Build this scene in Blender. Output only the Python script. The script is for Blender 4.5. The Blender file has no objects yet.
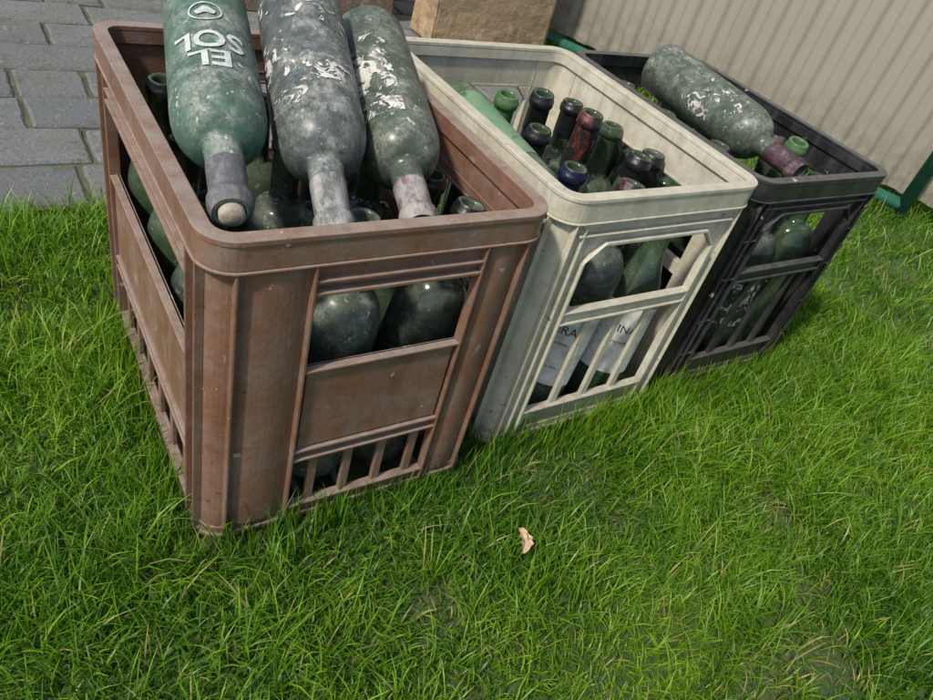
import bpy, math, random
import numpy as np
from mathutils import Vector, Matrix, Euler, noise as mnoise
random.seed(7); rng=np.random.default_rng(7)
scn=bpy.context.scene

# ------------------------------------------------------------------ node helpers
def new_mat(name):
    m=bpy.data.materials.new(name); m.use_nodes=True
    nt=m.node_tree; nt.nodes.clear()
    return m,nt
def N(nt,t,**k):
    n=nt.nodes.new(t)
    for a,b in k.items():
        if a.startswith('i_'): n.inputs[a[2:].replace('_',' ')].default_value=b
        else: setattr(n,a,b)
    return n
def L(nt,a,b): nt.links.new(a,b)
def noise_f(nt,vec,scale,detail=4,rough=.6,lo=.4,hi=.6,dist=0):
    n=N(nt,'ShaderNodeTexNoise'); n.inputs['Scale'].default_value=scale; n.inputs['Detail'].default_value=detail
    n.inputs['Roughness'].default_value=rough; n.inputs['Distortion'].default_value=dist
    L(nt,vec,n.inputs['Vector'])
    r=N(nt,'ShaderNodeMapRange'); r.inputs['From Min'].default_value=lo; r.inputs['From Max'].default_value=hi
    L(nt,n.outputs['Fac'],r.inputs['Value']); return r.outputs['Result']
def mixc(nt,fac,a,b,mode='MIX'):
    m=N(nt,'ShaderNodeMix',data_type='RGBA',blend_type=mode)
    if isinstance(fac,(int,float)): m.inputs[0].default_value=fac
    else: L(nt,fac,m.inputs[0])
    for i,c in ((6,a),(7,b)):
        if isinstance(c,tuple): m.inputs[i].default_value=(*c,1) if len(c)==3 else c
        else: L(nt,c,m.inputs[i])
    return m.outputs[2]
def math_n(nt,op,a,b=0.0,clamp=False):
    m=N(nt,'ShaderNodeMath',operation=op,use_clamp=clamp)
    for i,c in ((0,a),(1,b)):
        if isinstance(c,(int,float)): m.inputs[i].default_value=c
        else: L(nt,c,m.inputs[i])
    return m.outputs[0]
def principled(nt,col,rough=.5,**k):
    p=N(nt,'ShaderNodeBsdfPrincipled')
    if isinstance(col,tuple): p.inputs['Base Color'].default_value=(*col,1)
    else: L(nt,col,p.inputs['Base Color'])
    if isinstance(rough,(int,float)): p.inputs['Roughness'].default_value=rough
    else: L(nt,rough,p.inputs['Roughness'])
    for a,b in k.items():
        i=p.inputs[a.replace('_',' ')]
        if isinstance(b,(int,float,tuple)): i.default_value=b
        else: L(nt,b,i)
    return p
def bump(nt,h,strength=.3,dist=.001):
    b=N(nt,'ShaderNodeBump'); b.inputs['Strength'].default_value=strength; b.inputs['Distance'].default_value=dist
    L(nt,h,b.inputs['Height']); return b.outputs['Normal']
def out(nt,s):
    o=N(nt,'ShaderNodeOutputMaterial'); L(nt,s,o.inputs['Surface'])
def up_fac(nt,lo,hi):
    g=N(nt,'ShaderNodeNewGeometry'); s=N(nt,'ShaderNodeSeparateXYZ'); L(nt,g.outputs['Normal'],s.inputs[0])
    r=N(nt,'ShaderNodeMapRange'); r.inputs['From Min'].default_value=lo; r.inputs['From Max'].default_value=hi
    L(nt,s.outputs['Z'],r.inputs['Value']); return r.outputs['Result']

# ------------------------------------------------------------------ materials
def crate_mat(name,base,base2,dirt,dirt_amt,rough,transl=0.0,scr=(.6,.5,.45),scr_amt=.5,dust=(.28,.24,.20)):
    m,nt=new_mat(name); tc=N(nt,'ShaderNodeTexCoord'); v=tc.outputs['Object']
    n1=noise_f(nt,v,9,5,.6,.35,.65); c=mixc(nt,n1,base,base2)
    mp=N(nt,'ShaderNodeMapping'); mp.inputs['Scale'].default_value=(60,60,5); L(nt,v,mp.inputs['Vector'])
    st=noise_f(nt,mp.outputs[0],1,4,.6,.5,.8); c=mixc(nt,math_n(nt,'MULTIPLY',st,.5),c,dirt)
    dk=tuple(x*.5 for x in base)
    mp=N(nt,'ShaderNodeMapping'); mp.inputs['Scale'].default_value=(38,38,7); mp.inputs['Location'].default_value=(3,5,2); L(nt,v,mp.inputs['Vector'])
    st=noise_f(nt,mp.outputs[0],1,6,.7,.5,.75); c=mixc(nt,math_n(nt,'MULTIPLY',st,.5),c,dk)
    g=noise_f(nt,v,26,8,.72,.44,.70); g=math_n(nt,'MULTIPLY',g,dirt_amt); c=mixc(nt,g,c,dirt)
    g2=noise_f(nt,v,70,8,.8,.52,.66); c=mixc(nt,math_n(nt,'MULTIPLY',g2,dirt_amt*.5),c,dk)
    u=up_fac(nt,.4,.9); ud=math_n(nt,'MULTIPLY',u,noise_f(nt,v,60,6,.7,.25,.6)); c=mixc(nt,math_n(nt,'MULTIPLY',ud,.85*dirt_amt+.1),c,dust)
    sp=N(nt,'ShaderNodeSeparateXYZ'); L(nt,v,sp.inputs[0])
    lo=N(nt,'ShaderNodeMapRange'); lo.inputs['From Min'].default_value=.09; lo.inputs['From Max'].default_value=0; L(nt,sp.outputs['Z'],lo.inputs['Value'])
    lf=math_n(nt,'MULTIPLY',lo.outputs[0],noise_f(nt,v,40,6,.7,.35,.62)); c=mixc(nt,math_n(nt,'MULTIPLY',lf,.8),c,(.13,.10,.07))
    for rot,sc in (((.3,.9,.5),(30,500,25)),((1.1,.2,1.3),(400,22,30))):
        mp=N(nt,'ShaderNodeMapping'); mp.inputs['Scale'].default_value=sc; mp.inputs['Rotation'].default_value=rot; L(nt,v,mp.inputs['Vector'])
        s=noise_f(nt,mp.outputs[0],1,2,.5,.72,.78); c=mixc(nt,math_n(nt,'MULTIPLY',s,scr_amt),c,scr)
    vo=noise_f(nt,v,75,3,.6,.69,.73); c=mixc(nt,math_n(nt,'MULTIPLY',vo,.7),c,(.55,.5,.45))
    vo2=noise_f(nt,v,130,2,.5,.71,.76); c=mixc(nt,math_n(nt,'MULTIPLY',vo2,.7),c,(.05,.04,.03))
    r=N(nt,'ShaderNodeMapRange'); r.inputs['To Min'].default_value=rough; r.inputs['To Max'].default_value=min(1,rough+.35); L(nt,g,r.inputs['Value'])
    h=noise_f(nt,v,180,5,.7,.2,.8)
    p=principled(nt,c,r.outputs[0],Normal=bump(nt,h,.3,.0009))
    if transl>0:
        t=N(nt,'ShaderNodeBsdfTranslucent'); L(nt,c,t.inputs['Color'])
        mx=N(nt,'ShaderNodeMixShader'); mx.inputs[0].default_value=transl; L(nt,p.outputs[0],mx.inputs[1]); L(nt,t.outputs[0],mx.inputs[2]); out(nt,mx.outputs[0])
    else: out(nt,p.outputs[0])
    return m
M_BROWN=crate_mat('brown_crate_plastic',(.170,.080,.049),(.230,.115,.072),(.21,.170,.140),.75,.42,0,(.5,.42,.36),.35)
M_WHITE=crate_mat('white_crate_plastic',(.66,.625,.49),(.72,.69,.57),(.37,.33,.23),.65,.4,.22,(.78,.75,.66),.2,(.48,.45,.36))
M_BLACK=crate_mat('black_crate_plastic',(.010,.010,.012),(.018,.018,.020),(.10,.10,.10),.3,.30,0,(.2,.2,.2),.35,(.16,.16,.16))

def glass_mat(name,col,dust,dustc=(.33,.34,.30),rough=.07,trans=.55,grime=0.0):
    m,nt=new_mat(name); tc=N(nt,'ShaderNodeTexCoord'); oi=N(nt,'ShaderNodeObjectInfo')
    ad=N(nt,'ShaderNodeVectorMath',operation='ADD'); L(nt,tc.outputs['Object'],ad.inputs[0])
    cb=N(nt,'ShaderNodeCombineXYZ')
    for i in range(3): L(nt,math_n(nt,'MULTIPLY',oi.outputs['Random'],7.0+i*3),cb.inputs[i])
    L(nt,cb.outputs[0],ad.inputs[1]); v=ad.outputs[0]
    u=up_fac(nt,-.6,.9)
    n=noise_f(nt,v,28,7,.7,.30,.68); n2=noise_f(nt,v,420,4,.75,.32,.72); n3=noise_f(nt,v,9,3,.6,.38,.60)
    d=math_n(nt,'ADD',math_n(nt,'MULTIPLY',n,.65),math_n(nt,'MULTIPLY',n2,.45)); d=math_n(nt,'MULTIPLY',d,math_n(nt,'ADD',math_n(nt,'MULTIPLY',u,.75),.3))
    d=math_n(nt,'MULTIPLY',d,math_n(nt,'ADD',math_n(nt,'MULTIPLY',n3,.5),.6))
    d=math_n(nt,'MULTIPLY',d,dust,True)
    g=principled(nt,col,rough,Transmission_Weight=trans,IOR=1.5)
    dc=mixc(nt,noise_f(nt,v,60,5,.7),dustc,tuple(x*.5 for x in dustc))
    dc=mixc(nt,math_n(nt,'MULTIPLY',noise_f(nt,v,45,8,.78,.49,.62),grime),dc,(.42,.41,.36))
    dcc=mixc(nt,noise_f(nt,v,150,3,.6,.64,.69),dc,(.55,.53,.47)); dcc=mixc(nt,noise_f(nt,v,95,4,.7,.61,.69),dcc,(.06,.07,.05))
    p=principled(nt,dcc,.85,Normal=bump(nt,n2,.45,.0007))
    mx=N(nt,'ShaderNodeMixShader'); L(nt,d,mx.inputs[0]); L(nt,g.outputs[0],mx.inputs[1]); L(nt,p.outputs[0],mx.inputs[2]); out(nt,mx.outputs[0])
    return m
G_GREEN=glass_mat('green_glass_dusty',(.05,.16,.10),1.4,(.13,.18,.15),.32,.35,.7)
G_GREY=glass_mat('dark_glass_very_dusty',(.025,.04,.035),1.5,(.16,.18,.175),.34,0,.8)
G_OLIVE=glass_mat('olive_glass_dusty',(.03,.055,.027),1.35,(.13,.155,.125),.30,.15,.7)
G_DARK=glass_mat('dark_green_glass',(.022,.055,.018),.4,(.2,.22,.18),.08,.3,.2)
G_DARKD=glass_mat('dark_green_glass_dusty',(.012,.025,.012),.8,(.14,.16,.13),.14,0,.4)
G_CLEAR=glass_mat('bright_green_glass',(.06,.22,.035),.3,trans=.6)
G_CLEARD=glass_mat('faded_green_glass_dusty',(.04,.10,.03),1.0,(.16,.20,.14),.2,.3,.7)
def simple(name,col,rough=.6,noise_sc=60,var=.5,**k):
    m,nt=new_mat(name); tc=N(nt,'ShaderNodeTexCoord'); v=tc.outputs['Object']
    c=mixc(nt,noise_f(nt,v,noise_sc,5,.7,.35,.65),col,tuple(x*var for x in col))
    p=principled(nt,c,rough,Normal=bump(nt,noise_f(nt,v,noise_sc*3,4),.3,.0006),**k); out(nt,p.outputs[0]); return m
def worn(name,col,under,sc=70,lo=.45,hi=.55,rough=.6):
    m,nt=new_mat(name); tc=N(nt,'ShaderNodeTexCoord'); v=tc.outputs['Object']
    mp=N(nt,'ShaderNodeMapping'); mp.inputs['Scale'].default_value=(1,1,.45); L(nt,v,mp.inputs['Vector'])
    c=mixc(nt,noise_f(nt,v,160,4,.7,.35,.7),col,tuple(x*.6 for x in col))
    c=mixc(nt,noise_f(nt,mp.outputs[0],sc,7,.75,lo,hi),c,under)
    p=principled(nt,c,rough,Normal=bump(nt,noise_f(nt,v,150,6,.7,.2,.8),.6,.001)); out(nt,p.outputs[0]); return m
def label_mat(name,col,torn=.5,dirt=(.3,.27,.2)):
    m,nt=new_mat(name); tc=N(nt,'ShaderNodeTexCoord'); v=tc.outputs['Object']
    c=mixc(nt,noise_f(nt,v,50,6,.7,.4,.75),col,dirt)
    p=principled(nt,c,.8)
    t=N(nt,'ShaderNodeBsdfTransparent'); mx=N(nt,'ShaderNodeMixShader')
    f=noise_f(nt,v,38,7,.72,torn,torn+.01,1.0); L(nt,f,mx.inputs[0]); L(nt,t.outputs[0],mx.inputs[1]); L(nt,p.outputs[0],mx.inputs[2]); out(nt,mx.outputs[0]); return m
LB_TORN=label_mat('torn_paper_label',(.56,.55,.52),.565)
LB_HALF=label_mat('half_torn_label',(.58,.56,.53),.52)
LB_FULL=label_mat('paper_label',(.76,.75,.72),.2)
LB_GREEN=label_mat('green_faded_label',(.10,.22,.12),.38,(.2,.25,.15))
M_INK=simple('label_ink',(.03,.03,.03)); M_PRINT=worn('white_screen_print',(.58,.62,.59),(.25,.32,.28),60,.5,.7,.7)
F_BLACK=simple('black_foil',(.010,.010,.012),.35); F_BLUE=simple('blue_foil',(.008,.012,.045),.35)
F_RED=worn('red_and_black_foil',(.16,.028,.025),(.012,.012,.012),60,.42,.46,.4)
F_GREY=worn('grey_worn_foil',(.11,.11,.12),(.22,.21,.20),90,.5,.7); F_PINK=worn('purple_worn_foil',(.18,.11,.11),(.30,.29,.27),60,.40,.53); M_CORK=simple('weathered_cork',(.42,.36,.28),.8,200,.6)
F_PURP=worn('dark_purple_foil',(.06,.028,.038),(.2,.17,.17),60,.5,.65)
M_FOILW=worn('white_worn_foil',(.38,.37,.35),(.11,.115,.11),55,.42,.54)

# ------------------------------------------------------------------ wine bottle
def lerp(a,b,t): return a+(b-a)*t
def bottle(base,tip,spin=0,R=.0375,shape='bordeaux',glass=None,foil=None,foil_len=.06,label=None,lab_z=(.06,.16),lab_ang=(-1.1,1.1),
           text=None,cork=False,name='wine_bottle',mouth=True):
    base=Vector(base); tip=Vector(tip); Lg=(tip-base).length; k=Lg/.30
    if shape=='bordeaux':
        prof=[(.0,.022),(.012,.020),(.022,.010),(.029,.001),(.033,.000),(.0362,.0025),(.0375,.007)]
        prof+=[(.0375,z) for z in (.05,.1,.15,.185)]
        for i in range(1,9):
            a=i/8*math.pi/2; prof.append((.0375-.0225*(1-math.cos(a))*1.0, .185+.042*math.sin(a)))
        prof+=[(.0146,.236),(.0142,.25),(.0138,.27),(.0136,.282)]
    else:
        prof=[(.0,.022),(.012,.020),(.022,.010),(.029,.001),(.034,.000),(.0372,.0025),(.0385,.007)]
        prof+=[(.0385,z) for z in (.05,.1,.14)]
        for i in range(1,10):
            t=i/9; prof.append((lerp(.0385,.0148,t*t*(3-2*t)),.14+.095*t))
        prof+=[(.0143,.25),(.0138,.27),(.0136,.282)]
    prof+=[(.0137,.284),(.0158,.2855),(.0160,.289),(.0158,.2935),(.0146,.2945),(.0144,.2985),(.0134,.30),(.0108,.30),(.0096,.2975),(.0094,.28),(.0100,.25),(.0108,.236)]
    if shape=='bordeaux':
        for i in range(8,0,-1):
            a=i/8*math.pi/2; prof.append((.0375-.0225*(1-math.cos(a))-.003,.183+.040*math.sin(a)))
    else:
        for i in range(9,0,-1):
            t=i/9; prof.append((max(.0108,lerp(.0385,.0148,t*t*(3-2*t))-.003),.138+.095*t))
    prof+=[(.0345,.15),(.0345,.012),(.03,.006),(.015,.022),(0,.026)]
    rs=R/.0375; seg=40; V=[];F=[];MI=[]
    def rr(r,z):
        f=lerp(rs,1,max(0,min(1,(z-.18)/.06))); return r*f
    for r,z in prof:
        for j in range(seg):
            a=2*math.pi*j/seg; V.append((rr(r,z)*math.cos(a),rr(r,z)*math.sin(a),z*k))
    for i in range(len(prof)-1):
        for j in range(seg):
            a=i*seg+j;b=i*seg+(j+1)%seg; F.append((a,b,b+seg,a+seg)); MI.append(0)
    mats=[glass or G_DARK]
    def cyl_patch(pts,a0,a1,n,mi,closed=False):
        s0=len(V); cols=n if closed else n+1
        for r,z in pts:
            for j in range(cols):
                a=a0+(a1-a0)*j/n; V.append((r*math.cos(a),r*math.sin(a),z))
        for i in range(len(pts)-1):
            for j in range(n):
                a=s0+i*cols+j;b=s0+i*cols+(j+1)%cols; F.append((a,b,b+cols,a+cols)); MI.append(mi)
    if foil:
        mats.append(foil); mi=len(mats)-1
        o=.0006; z0=.30-foil_len
        pts=[(r+o if z<.2999 else r+.0002,z*k+(0 if z<.2999 else .0004)) for r,z in prof[:45] if z>=.236 and r>.0127 and z>=z0][:14]
        if pts[0][1]>z0*k+.002: pts=[(pts[0][0],z0*k)]+pts
        cyl_patch(pts,0,2*math.pi,seg,mi,True)
    if label:
        mats.append(label); mi=len(mats)-1; rl=(.0375 if shape=='bordeaux' else .0385)*rs+.0006
        nz=8; pts=[(rl,lerp(lab_z[0],lab_z[1],i/nz)*k) for i in range(nz+1)]
        cyl_patch(pts,lab_ang[0],lab_ang[1],24,mi)
    if cork:
        mats.append(M_CORK); mi=len(mats)-1
        cyl_patch([(.0093,.28*k),(.0093,.304*k),(.0075,.306*k),(.0001,.306*k)],0,2*math.pi,20,mi,True)
    rl=(.0375 if shape=='bordeaux' else .0385)*rs+.0011
    for tx in (text or []):
        s,zc,ang,size,mat=tx[:5]; sx=tx[5] if len(tx)>5 else 1
        cu=bpy.data.curves.new('t','FONT'); cu.body=s; cu.size=size; cu.align_x='CENTER'; cu.align_y='CENTER'; cu.resolution_u=3; cu.offset=.0007 if mat==M_PRINT else 0
        ob=bpy.data.objects.new('t',cu); scn.collection.objects.link(ob)
        bpy.context.view_layer.update()
        me=bpy.data.meshes.new_from_object(ob.evaluated_get(bpy.context.evaluated_depsgraph_get()))
        if mat not in mats: mats.append(mat)
        mi=mats.index(mat); s0=len(V)
        for v in me.vertices:
            a=ang+v.co.x*sx/rl; V.append((rl*math.cos(a),rl*math.sin(a),zc*k+v.co.y))
        for p in me.polygons: F.append(tuple(s0+i for i in p.vertices)); MI.append(mi)
        bpy.data.objects.remove(ob); bpy.data.curves.remove(cu); bpy.data.meshes.remove(me)
    if text and text[0][4]==M_PRINT:
        mi=mats.index(M_PRINT); zc=text[-1][1]-.042; an=text[0][2]
        for r0,r1 in ((.0125,.0140),(.0,.0085)):
            s0=len(V)
            for j in range(32):
                a=2*math.pi*j/32
                for r in (r0,r1): V.append((rl*math.cos(an+r*math.cos(a)/rl),rl*math.sin(an+r*math.cos(a)/rl),zc*k+r*math.sin(a)*(1 if r0 else .6+.3*math.sin(3*a))))
            for j in range(32): a=s0+2*j;b=s0+2*((j+1)%32); F.append((a,a+1,b+1,b)); MI.append(mi)
    me=bpy.data.meshes.new(name); me.from_pydata(V,[],F); me.update()
    for m in mats: me.materials.append(m)
    me.polygons.foreach_set('material_index',MI); me.polygons.foreach_set('use_smooth',[True]*len(F))
    ob=bpy.data.objects.new(name,me); scn.collection.objects.link(ob)
    zax=(tip-base).normalized(); ref=Vector((0,0,1)) if abs(zax.z)<.8 else Vector((0,-1,0))
    xax=(ref-ref.dot(zax)*zax).normalized(); yax=zax.cross(xax)
    R3=Matrix((xax,yax,zax)).transposed().to_4x4()
    ob.matrix_world=Matrix.Translation(base)@R3@Matrix.Rotation(spin,4,'Z')
    return ob

# ------------------------------------------------------------------ crate
def crate(name,W,D,H,loc,rot,mat,style):
    V=[];F=[]
    def hexa(p):
        s=len(V); V.extend(p)
        for f in ((0,3,2,1),(4,5,6,7),(0,1,5,4),(1,2,6,5),(2,3,7,6),(3,0,4,7)): F.append(tuple(s+i for i in f))
    sides={'f':(lambda s,o:(s,-o)),'b':(lambda s,o:(W-s,D+o)),'l':(lambda s,o:(-o,D-s)),'r':(lambda s,o:(W+o,s))}
    ln={'f':W,'b':W,'l':D,'r':D}
    def prism(side,poly,o0,o1):
        fn=sides[side]; n=len(poly); s0=len(V)
        for o in (o0,o1):
            for s,z in poly:
                x,y=fn(s,o); V.append((x,y,z))
        F.append(tuple(s0+i for i in range(n))); F.append(tuple(s0+n+i for i in reversed(range(n))))
        for i in range(n):
            j=(i+1)%n; F.append((s0+j,s0+i,s0+n+i,s0+n+j))
    def pan(side,a,b,z0,z1,o0=-.006,o1=-.009): prism(side,[(a,z0),(b,z0),(b,z1),(a,z1)],max(o0,o1),min(o0,o1))
    def vprism(side,poly,z0,z1):
        fn=sides[side]; n=len(poly); s0=len(V)
        for z in (z0,z1):
            for s,o in poly:
                x,y=fn(s,o); V.append((x,y,z))
        F.append(tuple(s0+i for i in reversed(range(n)))); F.append(tuple(s0+n+i for i in range(n)))
        for i in range(n):
            j=(i+1)%n; F.append((s0+i,s0+j,s0+n+j,s0+n+i))
    def band(P,Q,z0,z1,closed):
        n=len(P); s0=len(V)
        for pts,z in ((P,z0),(Q,z0),(Q,z1),(P,z1)):
            for x,y in pts: V.append((x,y,z))
        m=n if closed else n-1
        for i in range(m):
            j=(i+1)%n
            for a,b in ((0,1),(1,2),(2,3),(3,0)):
                F.append((s0+a*n+j,s0+a*n+i,s0+b*n+i,s0+b*n+j))
        if not closed:
            F.append((s0,s0+n,s0+2*n,s0+3*n)); F.append((s0+n-1,s0+4*n-1,s0+3*n-1,s0+2*n-1))
    rc=.028
    def arc(cx,cy,r,a0,a1,n=8): return [(cx+r*math.cos(lerp(a0,a1,i/n)),cy+r*math.sin(lerp(a0,a1,i/n))) for i in range(n+1)]
    def rrect(o):
        r=rc+o; pi=math.pi
        return arc(rc,rc,r,pi,1.5*pi)+arc(W-rc,rc,r,1.5*pi,2*pi)+arc(W-rc,D-rc,r,0,.5*pi)+arc(rc,D-rc,r,.5*pi,pi)
    band(rrect(.001),rrect(-.0125),H-.005,H,True)
    band(rrect(0.0),rrect(-.0028),H-.026,H-.0051,True)
    band(rrect(-.0098),rrect(-.0122),H-.018,H-.0051,True)
    band(rrect(.0016),rrect(-.006),H-.0285,H-.0261,True)
    band(rrect(-.001),rrect(-.012),0,.006,True)
    band(rrect(-.004),rrect(-.0064),.006,.014,True)
    nx,ny=7,9
    for i in range(nx): x=lerp(.012,W-.02,i/(nx-1)); hexa([(x,.011,.001),(x+.008,.011,.001),(x+.008,D-.011,.001),(x,D-.011,.001),(x,.011,.007),(x+.008,.011,.007),(x+.008,D-.011,.007),(x,D-.011,.007)])
    for i in range(ny): y=lerp(.012,D-.02,i/(ny-1)); hexa([(.011,y,.0015),(W-.011,y,.0015),(W-.011,y+.008,.0015),(.011,y+.008,.0015),(.011,y,.0065),(W-.011,y,.0065),(W-.011,y+.008,.0065),(.011,y+.008,.0065)])
    if style=='brown':
        ext={'f':(.085,W-.068),'b':(.08,W-.08),'l':(.06,D-.045),'r':(.045,D-.06)}
    else:
        ext={'f':(.050,W-.043),'b':(.05,W-.05),'l':(.05,D-.05),'r':(.05,D-.05)}
    pi=math.pi; zt=H-.0055; zb=.003
    def corner(cx,cy,a0,start,end):
        def pts(o):
            A=arc(cx,cy,rc+o,a0,a0+pi/2)
            d0=(math.sin(a0),-math.cos(a0)); d1=(-math.sin(a0+pi/2),math.cos(a0+pi/2))
            return [(A[0][0]+d0[0]*start,A[0][1]+d0[1]*start)]+A+[(A[-1][0]+d1[0]*end,A[-1][1]+d1[1]*end)]
        band(pts(-.006),pts(-.009),zb,zt,False)
    corner(rc,rc,pi,(D-ext['l'][1])-rc,ext['f'][0]-rc)
    corner(W-rc,rc,1.5*pi,(W-ext['f'][1])-rc,ext['r'][0]-rc)
    corner(W-rc,D-rc,0,(D-ext['r'][1])-rc,ext['b'][0]-rc)
    corner(rc,D-rc,.5*pi,(W-ext['b'][1])-rc,ext['l'][0]-rc)
    for sd in 'fblr':
        a,b=ext[sd]; Ls=ln[sd]
        if style=='brown':
            zo=(.207,.291); zl=(.024,.093)
            pan(sd,a,b,zo[1],zt); pan(sd,a,b,zl[1],zo[0]); pan(sd,a,b,zb,zl[0])
            pan(sd,a+.003,b-.003,.108,.204,-.0025,-.0058)
            for z,h in ((.288,.0035),(.3,.0028),(.2055,.003),(.104,.0035),(.0915,.003),(.022,.003)): pan(sd,a,b,z-h/2,z+h/2,.0006,-.0095)
            nb=4 if sd in 'fb' else 6
            for i in range(nb):
                s=lerp(a,b,(i+.62)/(nb+.1)) ; pan(sd,s-.0045,s+.0045,.0236,.0900,-.004,-.0092)
            for s in (a-.0014,b+.0014): pan(sd,s-.0015,s+.0015,.0062,H-.0287,.0012,-.0097)
            for s in ((.024,Ls-.022) if sd in 'fb' else (.022,Ls-.022)): pan(sd,s-.0014,s+.0014,.0062,H-.0287,.0004,-.0075)
            if sd in 'fb':
                for s0,s1 in ((.029,a-.006),(b+.007,Ls-.0275)):
                    poly=[(lerp(s0,s1,i/10),-.0062+.0052*math.sin(pi*i/10)**.6) for i in range(11)]
                    vprism(sd,poly,.0140,H-.0292)
            pan(sd,(a+b)/2-.035,(a+b)/2+.035,.306,.314,-.0045,-.0062)
        else:
            zo=(.200,.286); zm=.184; zl=.047
            pan(sd,a,b,zo[1],zt); pan(sd,a,b,zm,zo[0],-.003,-.0092); pan(sd,a,b,zb,zl)
            c=.022
            prism(sd,[(a,zo[1]),(a,zo[1]-c),(a+c,zo[1])],-.0062,-.0091); prism(sd,[(b,zo[1]-c),(b,zo[1]),(b-c,zo[1])],-.0062,-.0091)
            t=.0035
            pan(sd,a+c,b-c,zo[1]-t*.2,zo[1]+t,.0006,-.0094)
            for (s0,z0),(s1,z1) in (((a,zo[1]-c),(a+c,zo[1])),((b-c,zo[1]),(b,zo[1]-c))):
                prism(sd,[(s0,z0),(s1,z1),(s1,z1+t),(s0,z0+t)],.0004,-.0090)
            for s in (a,b): pan(sd,s-.0017,s+.0017,.0062,zo[1]-c+.002,.0009,-.0096)
            pan(sd,a,b,zm-.001,zm+.0022,.0012,-.0095); pan(sd,a,b,zo[0]-.0015,zo[0]+.0012,.0012,-.0095)
            pan(sd,a,b,zl-.002,zl+.001,.0010,-.0095)
            nb=3 if sd in 'fb' else 5
            for i in range(nb):
                s=lerp(a,b,(i+1)/(nb+1)); prism(sd,[(s-.006,zl),(s+.004,zl),(s+.006,zm),(s-.004,zm)],-.0035,-.0091)
            for s in ((.022,.036,Ls-.022) if style=='white' else (.020,.033,Ls-.034,Ls-.020)): pan(sd,s-.0012,s+.0012,.0062,H-.0287,.0003,-.0075)
            for z in ((.3,.312) if style=='white' else (.298,)): pan(sd,.03,Ls-.03,z-.0012,z+.0012,.0003,-.0075)
            if style=='black':
                for z in (.06,.12,.19,.25): pan(sd,.021,a,z-.0012,z+.0012,-.001,-.0075); pan(sd,b,Ls-.021,z-.0012,z+.0012,-.001,-.0075)
    me=bpy.data.meshes.new(name); me.from_pydata(V,[],F); me.update(); me.materials.append(mat)
    ob=bpy.data.objects.new(name,me); scn.collection.objects.link(ob)
    ob.location=(loc[0],loc[1],.002); ob.rotation_euler=(0,0,rot)
    bv=ob.modifiers.new('bev','BEVEL'); bv.width=.0009; bv.segments=2; bv.limit_method='ANGLE'; bv.angle_limit=math.radians(40)
    return ob
crate('bottle_crate',.306,.3987,.3437,(0,0),0,M_BROWN,'brown')
crate('bottle_crate',.2938,.3936,.3427,(.3338,.0179),.0077,M_WHITE,'white')
crate('bottle_crate',.284,.396,.3352,(.6475,.0333),-.0047,M_BLACK,'black')

# ------------------------------------------------------------------ bottles
B=bottle
B((.088,.320,.397),(.029,.034,.347),0,.0370,glass=G_GREEN,foil=F_GREY,foil_len=.05,cork=True,
  text=[('EL',.160,.15,.030,M_PRINT,1.15),('SOL',.133,.15,.034,M_PRINT,.95)])
B((.172,.300,.408),(.106,.022,.328),.3,.0395,glass=G_GREY,foil=M_FOILW,foil_len=.055,label=LB_TORN,lab_z=(.03,.19),lab_ang=(-1.2,1.2))
B((.254,.305,.377),(.182,.024,.328),-.2,.0385,glass=G_OLIVE,foil=F_PINK,foil_len=.05,label=LB_HALF,lab_z=(.06,.19),lab_ang=(.25,1.7))
for b,t,g,f,sh,z in [((.046,.056),(.052,.075,.285),G_DARKD,None,'bordeaux',.009),((.128,.060),(.150,.062,.318),G_OLIVE,None,'bordeaux',.024),((.208,.064),(.262,.068,.318),G_DARKD,F_BLACK,'bordeaux',.012),
        ((.052,.145),(.048,.15,.29),G_DARKD,None,'bordeaux',.009),((.15,.15),(.15,.155,.27),G_GREEN,None,'bordeaux',-.02),((.248,.155),(.258,.135,.312),G_DARK,F_BLACK,'bordeaux',.009),
        ((.052,.235),(.05,.24,.30),G_DARK,F_BLACK,'bordeaux',.009),((.15,.24),(.15,.24,.30),G_DARKD,None,'bordeaux',.009),((.248,.24),(.25,.24,.29),G_DARK,None,'bordeaux',.009),
        ((.055,.335),(.050,.318,.322),G_DARK,F_BLACK,'bordeaux',.009),((.15,.335),(.15,.33,.30),G_DARK,None,'bordeaux',.009),((.248,.335),(.25,.33,.30),G_DARKD,None,'bordeaux',.009)]:
    B((b[0],b[1],max(z,.009)),t,random.random()*6,glass=g,foil=f,shape=sh,foil_len=.04)
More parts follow.
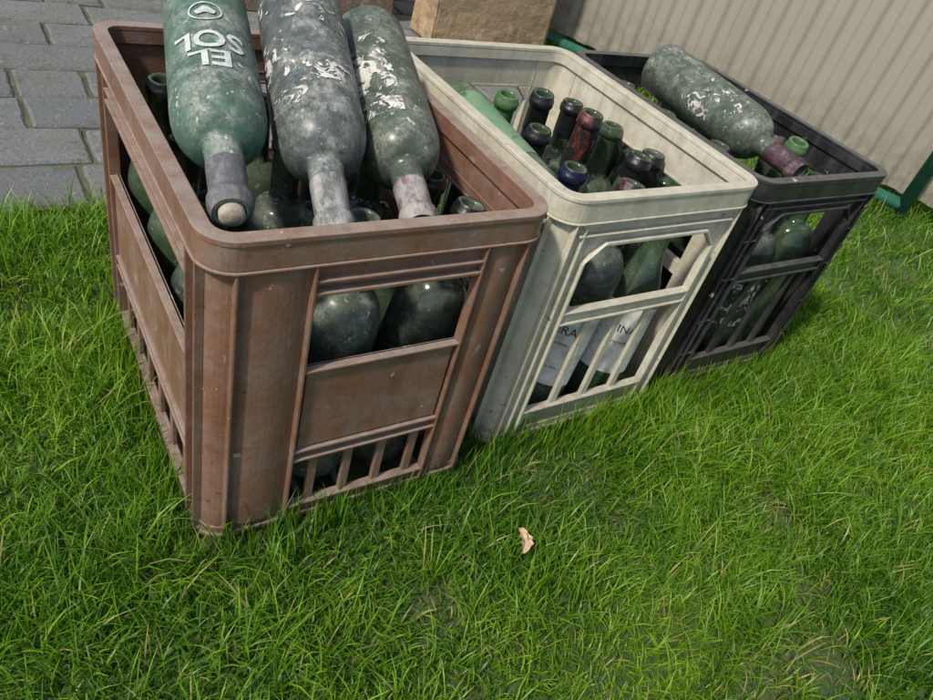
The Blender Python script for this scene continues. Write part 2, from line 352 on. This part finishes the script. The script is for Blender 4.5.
for b,t,g,f,fl,lb,sh,tx in [
    ((.438,.068),(.494,.090,.315),G_DARKD,F_RED,.035,LB_FULL,'bordeaux',[('TERA',.125,-.25,.017,M_INK),('rioja crianza',.108,-.25,.006,M_INK),('red wine 2016',.075,-.25,.005,M_INK)]),
    ((.545,.070),(.575,.085,.300),G_DARK,F_BLACK,.04,LB_FULL,'burgundy',[('VINA',.12,0,.016,M_INK),('tempranillo',.10,0,.006,M_INK)]),
    ((.440,.155),(.444,.135,.312),G_DARK,F_BLUE,.05,None,'bordeaux',None),
    ((.52,.160),(.552,.143,.318),G_DARK,F_BLACK,.03,LB_HALF,'bordeaux',None),
    ((.59,.160),(.600,.165,.308),G_DARKD,F_BLACK,.05,None,'bordeaux',None),
    ((.448,.240),(.454,.222,.315),G_DARK,F_BLACK,.05,None,'bordeaux',None),
    ((.53,.248),(.543,.235,.328),G_DARK,F_RED,.075,LB_HALF,'bordeaux',None),
    ((.458,.325),(.456,.300,.322),G_CLEAR,None,.05,None,'bordeaux',None),
    ((.54,.330),(.516,.305,.322),G_DARK,F_BLACK,.05,None,'bordeaux',None),
    ((.590,.320),(.596,.330,.300),G_DARK,F_BLACK,.05,None,'bordeaux',None),
    ((.595,.242),(.602,.25,.305),G_DARK,None,.05,None,'bordeaux',None),
    ((.385,.365),(.390,.37,.300),G_DARK,F_BLACK,.05,None,'bordeaux',None)]:
    B((b[0],b[1],.009),t,random.uniform(-.3,.3) if lb!=LB_FULL else -.62,glass=g,foil=f,foil_len=fl,label=lb,shape=sh,text=[(a,z,an,s,m) for a,z,an,s,m in tx] if tx else None,
      lab_z=(.05,.155) if lb==LB_FULL else (.1,.17))
B((.390,.325,.296),(.408,.045,.258),.3,.0365,glass=G_CLEARD,label=LB_GREEN,lab_z=(.03,.16))
B((.385,.085,.02),(.375,.055,.290),.3,.0365,glass=G_DARKD)
for b,t,g,f,lb in [((.72,.085),(.735,.10,.305),G_OLIVE,F_BLACK,LB_HALF),((.81,.09),(.80,.10,.285),G_DARKD,None,LB_HALF),((.885,.09),(.88,.10,.30),G_DARK,F_BLACK,None),
    ((.70,.18),(.722,.165,.318),G_DARK,F_PURP,None),((.79,.18),(.79,.19,.27),G_DARK,None,None),((.875,.18),(.846,.135,.335),G_CLEAR,None,None),
    ((.70,.27),(.708,.26,.318),G_DARK,F_BLACK,None),((.79,.27),(.79,.27,.28),G_DARK,None,None),((.88,.27),(.872,.26,.315),G_DARK,F_BLACK,None),
    ((.70,.36),(.712,.355,.318),G_DARKD,None,None),((.79,.365),(.79,.36,.28),G_DARK,None,None),((.88,.365),(.872,.36,.312),G_DARK,None,None),((.885,.135),(.893,.20,.31),G_DARKD,F_PURP,None)]:
    B((b[0],b[1],.009),t,random.uniform(-.4,.4),glass=g,foil=f,label=lb,foil_len=.04,lab_z=(.07,.15))
B((.790,.375,.338),(.792,.082,.318),.5,.0385,glass=G_OLIVE,foil=F_PURP,foil_len=.055,label=LB_TORN,lab_z=(.08,.19),lab_ang=(-.2,1.3))

# ------------------------------------------------------------------ ground
def soil_mat():
    m,nt=new_mat('soil_and_thatch'); tc=N(nt,'ShaderNodeTexCoord'); v=tc.outputs['Object']
    c=mixc(nt,noise_f(nt,v,14,6,.6,.35,.65),(.060,.055,.030),(.09,.08,.045))
    c=mixc(nt,noise_f(nt,v,5,5,.6,.30,.50),c,(.040,.085,.016))
    c=mixc(nt,noise_f(nt,v,200,4,.7,.5,.7),c,(.14,.13,.06))
    p=principled(nt,c,.95,Normal=bump(nt,noise_f(nt,v,90,7,.7,.2,.8),.8,.006)); out(nt,p.outputs[0]); return m
M_SOIL=soil_mat()
xs=sorted(set([-60,-30,-12,-6,-3]+[round(-1.5+i*.05,3) for i in range(90)]+[4,7,14,30,60])); ys=sorted(set([-60,-30,-12,-6,-3]+[round(-1.5+i*.05,3) for i in range(80)]+[4,7,14,30,60]))
def gz(x,y):
    if x<-1.6 or x>3 or y<-1.6 or y>2.6: return -.002
    return -.004+.006*mnoise.noise(Vector((x*5,y*5,1)))
V=[(x,y,gz(x,y)) for y in ys for x in xs]; nx=len(xs)
F=[(j*nx+i,j*nx+i+1,(j+1)*nx+i+1,(j+1)*nx+i) for j in range(len(ys)-1) for i in range(nx-1)]
me=bpy.data.meshes.new('ground'); me.from_pydata(V,[],F); me.materials.append(M_SOIL); me.update()
scn.collection.objects.link(bpy.data.objects.new('ground',me))

# ------------------------------------------------------------------ grass
PATCH=[(.18,-.144,.030),(.655,-.21,.03),(.53,-.36,.05),(.44,-.35,.03),(.60,-.30,.028)]
def fbm(x,y,s,seed):
    o=np.zeros_like(x); r=np.random.default_rng(seed)
    for k in range(14):
        a=r.uniform(0,6.28); fr=s*r.uniform(.5,2.2); o+=np.sin((x*np.cos(a)+y*np.sin(a))*fr+r.uniform(0,6.28))
    return o/3.7
def blades(x0,x1,y0,y1,n):
    x=rng.uniform(x0,x1,n); y=rng.uniform(y0,y1,n)
    keep=np.ones(n,bool)
    for cx,cy,w,d in ((0,0,.306,.3987),(.3338,.0179,.2938,.3936),(.6475,.0333,.284,.396)):
        keep&=~((x>cx+.002)&(x<cx+w-.002)&(y>cy+.002)&(y<cy+d-.002))
    keep&=~((y>.605+.012*np.sin(x*23)+.01*np.sin(x*61)+rng.normal(0,.006,n))&(x<1.32))
    den=np.clip(1.0+.16*fbm(x,y,22,3)+.10*fbm(x,y,70,9),.4,1)
    for px,py,pr in PATCH:
        d=np.hypot(x-px,(y-py))/(pr*(1+.4*fbm(x,y,60,31))).clip(.01,1); den*=np.clip(.28+.72*np.clip((d-.5)/.9,0,1),0,1)
    keep&=rng.uniform(0,1,n)<den
    return x[keep],y[keep],den[keep]
sets=[(-.45,1.25,-.62,.66,215000,1,1),(1.25,2.4,-.3,1.6,36000,1.5,1.1),(.9,1.25,.4,1.6,8000,1.3,1.1),(-1.6,-.45,-1.4,.66,20000,2,1.2),(-.45,2.4,-1.4,-.62,24000,2,1.2),(1.25,2.4,-.62,-.3,7000,1.5,1.1)]
AV=[];AR=[];AT=[];base_i=0;QF=[];TF=[]
for x0,x1,y0,y1,n,wm,lm in sets:
    x,y,den=blades(x0,x1,y0,y1,n); n=len(x)
    hf=1+.34*fbm(x,y,14,5)+.20*fbm(x,y,40,6)
    Ln=rng.gamma(5,1/5.,n)*.031*lm*np.clip(hf,.5,1.7)*(.55+.45*np.clip(den*1.2,0,1)); Ln=np.clip(Ln,.008,.080)
    Wd=rng.uniform(.0008,.0021,n)*wm
    cl=fbm(x,y,35,11)*1.3; ang=rng.uniform(0,2*np.pi,n)*.85+cl*1.5; lean=np.abs(rng.normal(.62,.42,n)); lean=np.clip(lean,.03,1.5)
    nearc=((x>-.025)&(x<.955)&(y>-.025)&(y<.455)); lean=np.where(nearc,lean*.35,lean); Ln=np.where(nearc,Ln*.85,Ln)
    curve=rng.uniform(.1,1.3,n)*np.where(nearc,.4,1)
    dx,dy=np.cos(ang),np.sin(ang); tw=rng.uniform(-1.3,1.3,n); wx,wy=-np.sin(ang+tw),np.cos(ang+tw)
    P=np.zeros((n,7,3)); px,py,pz=x.copy(),y.copy(),np.full(n,-.004); th=lean*.5; seg=Ln/3
    levels=[1.0,.95,.7]
    for k in range(3):
        w=Wd*levels[k]*.5
        P[:,2*k,0]=px-wx*w;P[:,2*k,1]=py-wy*w;P[:,2*k,2]=pz
        P[:,2*k+1,0]=px+wx*w;P[:,2*k+1,1]=py+wy*w;P[:,2*k+1,2]=pz
        px=px+dx*np.sin(th)*seg;py=py+dy*np.sin(th)*seg;pz=pz+np.cos(th)*seg; th=np.clip(th+curve*.55,0,1.75)
    P[:,6,0]=px;P[:,6,1]=py;P[:,6,2]=np.maximum(pz,.001)
    AV.append(P.reshape(-1,3)); bi=base_i+np.arange(n)*7
    q=np.stack([np.stack([bi,bi+1,bi+3,bi+2],1),np.stack([bi+2,bi+3,bi+5,bi+4],1)],1).reshape(-1,4); QF.append(q)
    TF.append(np.stack([bi+4,bi+5,bi+6],1)); base_i+=n*7
    dry=(rng.uniform(0,1,n)<(.05+.28*(den<.6))).astype(float)
    r=np.clip(rng.normal(.53,.22,n)+.17*fbm(x,y,9,21)+.08*fbm(x,y,45,22),0,1)*.80; r=np.where(dry>0,rng.uniform(.9,1,n),r)
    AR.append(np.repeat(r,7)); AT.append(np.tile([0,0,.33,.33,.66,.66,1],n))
AV=np.concatenate(AV);QF=np.concatenate(QF);TF=np.concatenate(TF);AR=np.concatenate(AR);AT=np.concatenate(AT)
me=bpy.data.meshes.new('grass'); me.vertices.add(len(AV)); me.vertices.foreach_set('co',AV.ravel())
loops=np.concatenate([QF.ravel(),TF.ravel()]); me.loops.add(len(loops)); me.loops.foreach_set('vertex_index',loops.astype(np.int32))
nq,nt_=len(QF),len(TF); me.polygons.add(nq+nt_)
me.polygons.foreach_set('loop_start',np.concatenate([np.arange(nq)*4,nq*4+np.arange(nt_)*3]).astype(np.int32))
me.polygons.foreach_set('loop_total',np.concatenate([np.full(nq,4),np.full(nt_,3)]).astype(np.int32))
me.update(calc_edges=True); me.polygons.foreach_set('use_smooth',[True]*(nq+nt_))
for nm,arr in (('rnd',AR),('tt',AT)):
    a=me.attributes.new(nm,'FLOAT','POINT'); a.data.foreach_set('value',arr.astype(np.float32))
m,nt=new_mat('grass_blades'); a=N(nt,'ShaderNodeAttribute',attribute_name='rnd'); t=N(nt,'ShaderNodeAttribute',attribute_name='tt')
cr=N(nt,'ShaderNodeValToRGB'); L(nt,a.outputs['Fac'],cr.inputs[0]); e=cr.color_ramp.elements
e[0].position=0;e[0].color=(.05,.15,.008,1);e[1].position=1;e[1].color=(.48,.40,.19,1)
for p,c in ((.3,(.105,.265,.012)),(.55,(.195,.39,.020)),(.78,(.33,.50,.034)),(.88,(.42,.42,.10))): x=e.new(p); x.color=(*c,1)
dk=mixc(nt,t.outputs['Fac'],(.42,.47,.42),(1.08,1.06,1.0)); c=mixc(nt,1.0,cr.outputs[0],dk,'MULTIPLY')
df=N(nt,'ShaderNodeBsdfDiffuse'); L(nt,c,df.inputs['Color']); gl=N(nt,'ShaderNodeBsdfGlossy'); gl.inputs['Roughness'].default_value=.42; gl.inputs['Color'].default_value=(.8,.85,.8,1)
m1=N(nt,'ShaderNodeMixShader'); m1.inputs[0].default_value=.045; L(nt,df.outputs[0],m1.inputs[1]); L(nt,gl.outputs[0],m1.inputs[2])
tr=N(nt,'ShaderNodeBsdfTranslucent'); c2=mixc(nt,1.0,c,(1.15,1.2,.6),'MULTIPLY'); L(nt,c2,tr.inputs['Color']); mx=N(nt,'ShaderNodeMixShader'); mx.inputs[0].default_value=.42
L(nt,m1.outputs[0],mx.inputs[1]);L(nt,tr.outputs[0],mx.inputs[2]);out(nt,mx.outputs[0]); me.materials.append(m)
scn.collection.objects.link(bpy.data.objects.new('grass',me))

# ------------------------------------------------------------------ pavement
def paver_mat():
    m,nt=new_mat('paving_stone'); tc=N(nt,'ShaderNodeTexCoord'); v=tc.outputs['Object']; a=N(nt,'ShaderNodeAttribute',attribute_name='pr')
    c=mixc(nt,a.outputs['Fac'],(.125,.138,.145),(.19,.20,.205)); c=mixc(nt,noise_f(nt,v,6,6,.65,.4,.7),c,(.16,.155,.13))
    c=mixc(nt,math_n(nt,'MULTIPLY',noise_f(nt,v,160,5,.7,.4,.7),.5),c,(.06,.06,.06)); c=mixc(nt,noise_f(nt,v,50,4,.7,.62,.74),c,(.30,.30,.28))
    c=mixc(nt,noise_f(nt,v,22,6,.75,.54,.68),c,(.08,.09,.05))
    p=principled(nt,c,.8,Normal=bump(nt,noise_f(nt,v,120,7,.7,.2,.8),.8,.004)); out(nt,p.outputs[0]); return m
V=[];F=[];PR=[]
y=.612; row=0
while y<3.4:
    x=-2.0+random.random()*.1; h=.117
    while x<1.3:
        w=random.choice((.117,.176,.176,.235)); x1=min(x+w,1.3+random.random()*.02); g=.002; b=.004; z=.012+random.uniform(-.0015,.0015); s=len(V)
        if x1-x<.02: break
        ring=[]; X0,X1,Y0,Y1=x+g,x1-g,y+g,y+h-g
        ns=max(3,int((x1-x)/.03))
        for i in range(ns): ring.append((lerp(X0,X1,i/ns),Y0))
        for i in range(4): ring.append((X1,lerp(Y0,Y1,i/4)))
        for i in range(ns): ring.append((lerp(X1,X0,i/ns),Y1))
        for i in range(4): ring.append((X0,lerp(Y1,Y0,i/4)))
        cx,cy=(X0+X1)/2,(Y0+Y1)/2; n=len(ring)
        tx,ty=random.uniform(-.012,.012),random.uniform(-.012,.012)
        jit=[random.uniform(0,.0035) for _ in ring]
        def ins(p,d):
            return (p[0]-math.copysign(min(d,abs(p[0]-cx)),p[0]-cx),p[1]-math.copysign(min(d,abs(p[1]-cy)),p[1]-cy))
        for lay,(dd,zz) in enumerate(((0,-.02),(0,-b),(.0045,0))):
            for p,j in zip(ring,jit):
                q=ins(p,dd+j); V.append((q[0],q[1],zz if zz<-.01 else z+zz+(q[0]-cx)*tx+(q[1]-cy)*ty))
        for l in (0,1):
            for i in range(n): F.append((s+l*n+i,s+l*n+(i+1)%n,s+(l+1)*n+(i+1)%n,s+(l+1)*n+i))
        F.append(tuple(s+2*n+i for i in range(n)))
        PR+= [random.random()]*(3*n); x=x1
    y+=h; row+=1
me=bpy.data.meshes.new('pavement'); me.from_pydata(V,[],F); me.update(); a=me.attributes.new('pr','FLOAT','POINT'); a.data.foreach_set('value',PR); me.materials.append(paver_mat())
scn.collection.objects.link(bpy.data.objects.new('pavement',me))
me=bpy.data.meshes.new('joint_sand'); me.from_pydata([(-2,.606,.0065),(1.31,.606,.0065),(1.31,3.4,.0065),(-2,3.4,.0065)],[],[(0,1,2,3)]); me.materials.append(simple('joint_sand',(.10,.11,.055),.95,40,.5)); scn.collection.objects.link(bpy.data.objects.new('joint_sand',me))

# ------------------------------------------------------------------ stone blocks
def stone_mat(name,c1,c2):
    m,nt=new_mat(name); tc=N(nt,'ShaderNodeTexCoord'); v=tc.outputs['Object']
    mp=N(nt,'ShaderNodeMapping'); mp.inputs['Scale'].default_value=(3,3,9); mp.inputs['Rotation'].default_value=(.1,.45,0); L(nt,v,mp.inputs['Vector'])
    c=mixc(nt,noise_f(nt,mp.outputs[0],1.5,8,.65,.35,.65,1.5),c1,c2); c=mixc(nt,noise_f(nt,v,12,6,.7,.52,.7),c,(.16,.11,.07)); c=mixc(nt,noise_f(nt,v,30,6,.7,.55,.7),c,(.5,.42,.30))
    p=principled(nt,c,.85,Normal=bump(nt,noise_f(nt,v,40,8,.7,.2,.8),.7,.008)); out(nt,p.outputs[0]); return m
MS1=stone_mat('sandstone',(.46,.33,.19),(.31,.21,.12)); MS2=stone_mat('brown_stone',(.24,.17,.115),(.16,.12,.08))
def stone(name,x0,x1,y0,y1,z1,mat,rot=0):
    import bmesh
    bm=bmesh.new(); bmesh.ops.create_cube(bm,size=1); bmesh.ops.bevel(bm,geom=bm.edges[:],offset=.02,segments=2,affect='EDGES')
    bmesh.ops.subdivide_edges(bm,edges=bm.edges[:],cuts=5,use_grid_fill=True)
    for v in bm.verts:
        v.co=Vector((v.co.x*(x1-x0),v.co.y*(y1-y0),(v.co.z+.5)*z1))
        nn=mnoise.noise_vector(v.co*9+Vector((x0*7,0,0)))*.006; v.co+=nn
    me=bpy.data.meshes.new(name); bm.to_mesh(me); bm.free(); me.materials.append(mat)
    ob=bpy.data.objects.new(name,me); ob.location=((x0+x1)/2,(y0+y1)/2,.010); ob.rotation_euler=(0,0,rot); scn.collection.objects.link(ob)
stone('sandstone_block',.955,1.345,1.30,1.42,.55,MS1)
stone('sandstone_block',.44,.93,1.47,1.75,.30,MS2,.02)
stone('sandstone_block',-.30,.40,1.84,2.1,.16,MS2,-.02)

# ------------------------------------------------------------------ fence + gate
A=Vector((1.453,1.283,0)); Bp=Vector((1.797,.409,0)); d=(Bp-A).normalized(); nrm=Vector((-d.y,d.x,0))
if nrm.x<0: nrm=-nrm
def fence_mat():
    m,nt=new_mat('painted_corrugated_steel'); tc=N(nt,'ShaderNodeTexCoord'); v=tc.outputs['Object']
    c=mixc(nt,noise_f(nt,v,2,5,.6,.3,.7),(.30,.275,.225),(.33,.30,.25))
    mp=N(nt,'ShaderNodeMapping'); mp.inputs['Scale'].default_value=(25,25,1.5); L(nt,v,mp.inputs['Vector'])
    c=mixc(nt,math_n(nt,'MULTIPLY',noise_f(nt,mp.outputs[0],1,5,.6,.5,.8),.22),c,(.17,.15,.12))
    sp=N(nt,'ShaderNodeSeparateXYZ'); L(nt,v,sp.inputs[0]); lo=N(nt,'ShaderNodeMapRange'); lo.inputs['From Min'].default_value=.22; lo.inputs['From Max'].default_value=.03; L(nt,sp.outputs['Z'],lo.inputs['Value'])
    c=mixc(nt,math_n(nt,'MULTIPLY',lo.outputs[0],noise_f(nt,v,30,6,.7,.4,.65)),c,(.16,.135,.10))
    p=principled(nt,c,.38,Metallic=.15); out(nt,p.outputs[0]); return m
# smooth trapezoidal corrugation
V=[];F=[]; per=.072; dep=.011
org=A+nrm*.038; ns=14; cnt=int(3.8/per*ns); sd0=-1.2
zs=(.05,.5,1.2,1.9)
for i in range(cnt+1):
    ph=(i%ns)/ns; s=sd0+i*per/ns
    tri=abs(ph*2-1)           # 1..0..1
    o=dep*max(0,min(1,(tri-.42)/.20)); 
    q=org+d*s+nrm*o
    for z in zs: V.append((q.x,q.y,z))
nz=len(zs)
for i in range(cnt):
    for k in range(nz-1): F.append((i*nz+k,(i+1)*nz+k,(i+1)*nz+k+1,i*nz+k+1))
me=bpy.data.meshes.new('corrugated_fence'); me.from_pydata(V,[],F); me.update(); me.materials.append(fence_mat())
me.polygons.foreach_set('use_smooth',[True]*len(F))
scn.collection.objects.link(bpy.data.objects.new('corrugated_fence',me))
M_GP=simple('green_paint',(.03,.15,.10),.4,30,.7)
gate=bpy.data.objects.new('gate_frame',None); scn.collection.objects.link(gate)
def tube(name,p,q,r):
    import bmesh
    p=Vector(p);q=Vector(q); bm=bmesh.new(); bmesh.ops.create_cone(bm,cap_ends=True,segments=20,radius1=r,radius2=r,depth=(q-p).length)
    me=bpy.data.meshes.new(name); bm.to_mesh(me); bm.free(); me.materials.append(M_GP)
    for f in me.polygons: f.use_smooth=True
    ob=bpy.data.objects.new(name,me); ob.matrix_world=Matrix.Translation((p+q)/2)@(q-p).to_track_quat('Z','Y').to_matrix().to_4x4(); scn.collection.objects.link(ob); ob.parent=gate
c0=A-d*.35; c1=Bp+d*.07
tube('bottom_rail',(c0.x,c0.y,.035),(c1.x,c1.y,.035),.016)
tube('end_post',(c1.x,c1.y,.0),(c1.x,c1.y,1.9),.017)
tube('far_post',(c0.x,c0.y,.0),(c0.x,c0.y,1.9),.017)
tube('top_rail',(c0.x,c0.y,1.88),(c1.x,c1.y,1.88),.016)

# ------------------------------------------------------------------ dry leaf
V=[];F=[]
for i in range(9):
    t=i/8; w=.0065*math.sin(math.pi*min(1,t*.95+.05))**.8*(1+.3*math.sin(t*23))
    for s in (-1,0,1): V.append((s*w,t*.026,.004*abs(s)+.006*math.sin(t*4)+.003*s*t))
for i in range(8):
    for k in (0,1): a=i*3+k; F.append((a,a+1,a+4,a+3))
me=bpy.data.meshes.new('dry_leaf'); me.from_pydata(V,[],F); me.update(); me.materials.append(simple('dry_leaf',(.55,.40,.24),.8,150,.6))
lf=bpy.data.objects.new('dry_leaf',me); lf.location=(.283,-.138,.030); lf.rotation_euler=(.5,.3,-.3); scn.collection.objects.link(lf)

# ------------------------------------------------------------------ light
w=bpy.data.worlds.new('World'); scn.world=w; w.use_nodes=True; nt=w.node_tree; nt.nodes.clear()
sunv=Vector((-.62,-.16,.78)).normalized()
el=math.asin(sunv.z); az=math.atan2(sunv.x,sunv.y)
sk=nt.nodes.new('ShaderNodeTexSky'); sk.sky_type='NISHITA'; sk.sun_disc=False; sk.sun_elevation=el; sk.sun_rotation=az; sk.dust_density=2
bg=nt.nodes.new('ShaderNodeBackground'); bg.inputs[1].default_value=.15; o=nt.nodes.new('ShaderNodeOutputWorld'); nt.links.new(sk.outputs[0],bg.inputs[0]); nt.links.new(bg.outputs[0],o.inputs[0])
sl=bpy.data.lights.new('sun','SUN'); sl.energy=4.2; sl.angle=math.radians(4); sl.color=(1,.94,.84)
so=bpy.data.objects.new('sun',sl); so.rotation_euler=sunv.to_track_quat('Z','Y').to_euler(); so.location=(0,0,5); scn.collection.objects.link(so)

# ------------------------------------------------------------------ camera
cd=bpy.data.cameras.new('camera'); cam=bpy.data.objects.new('camera',cd); scn.collection.objects.link(cam)
cam.location=(-.11535,-.40732,.62960)
cam.matrix_world=Matrix.Translation(cam.location)@(Matrix.Rotation(-.7311,4,'Z')@Matrix.Rotation(.9022,4,'X')@Matrix.Rotation(.3086,4,'Z'))
cd.sensor_fit='HORIZONTAL'; cd.sensor_width=36; cd.lens=36*1.0296*700/933; cd.clip_start=.01; cd.clip_end=500
scn.camera=cam
scn.view_settings.view_transform='Standard'; scn.view_settings.look='None'; scn.view_settings.exposure=0
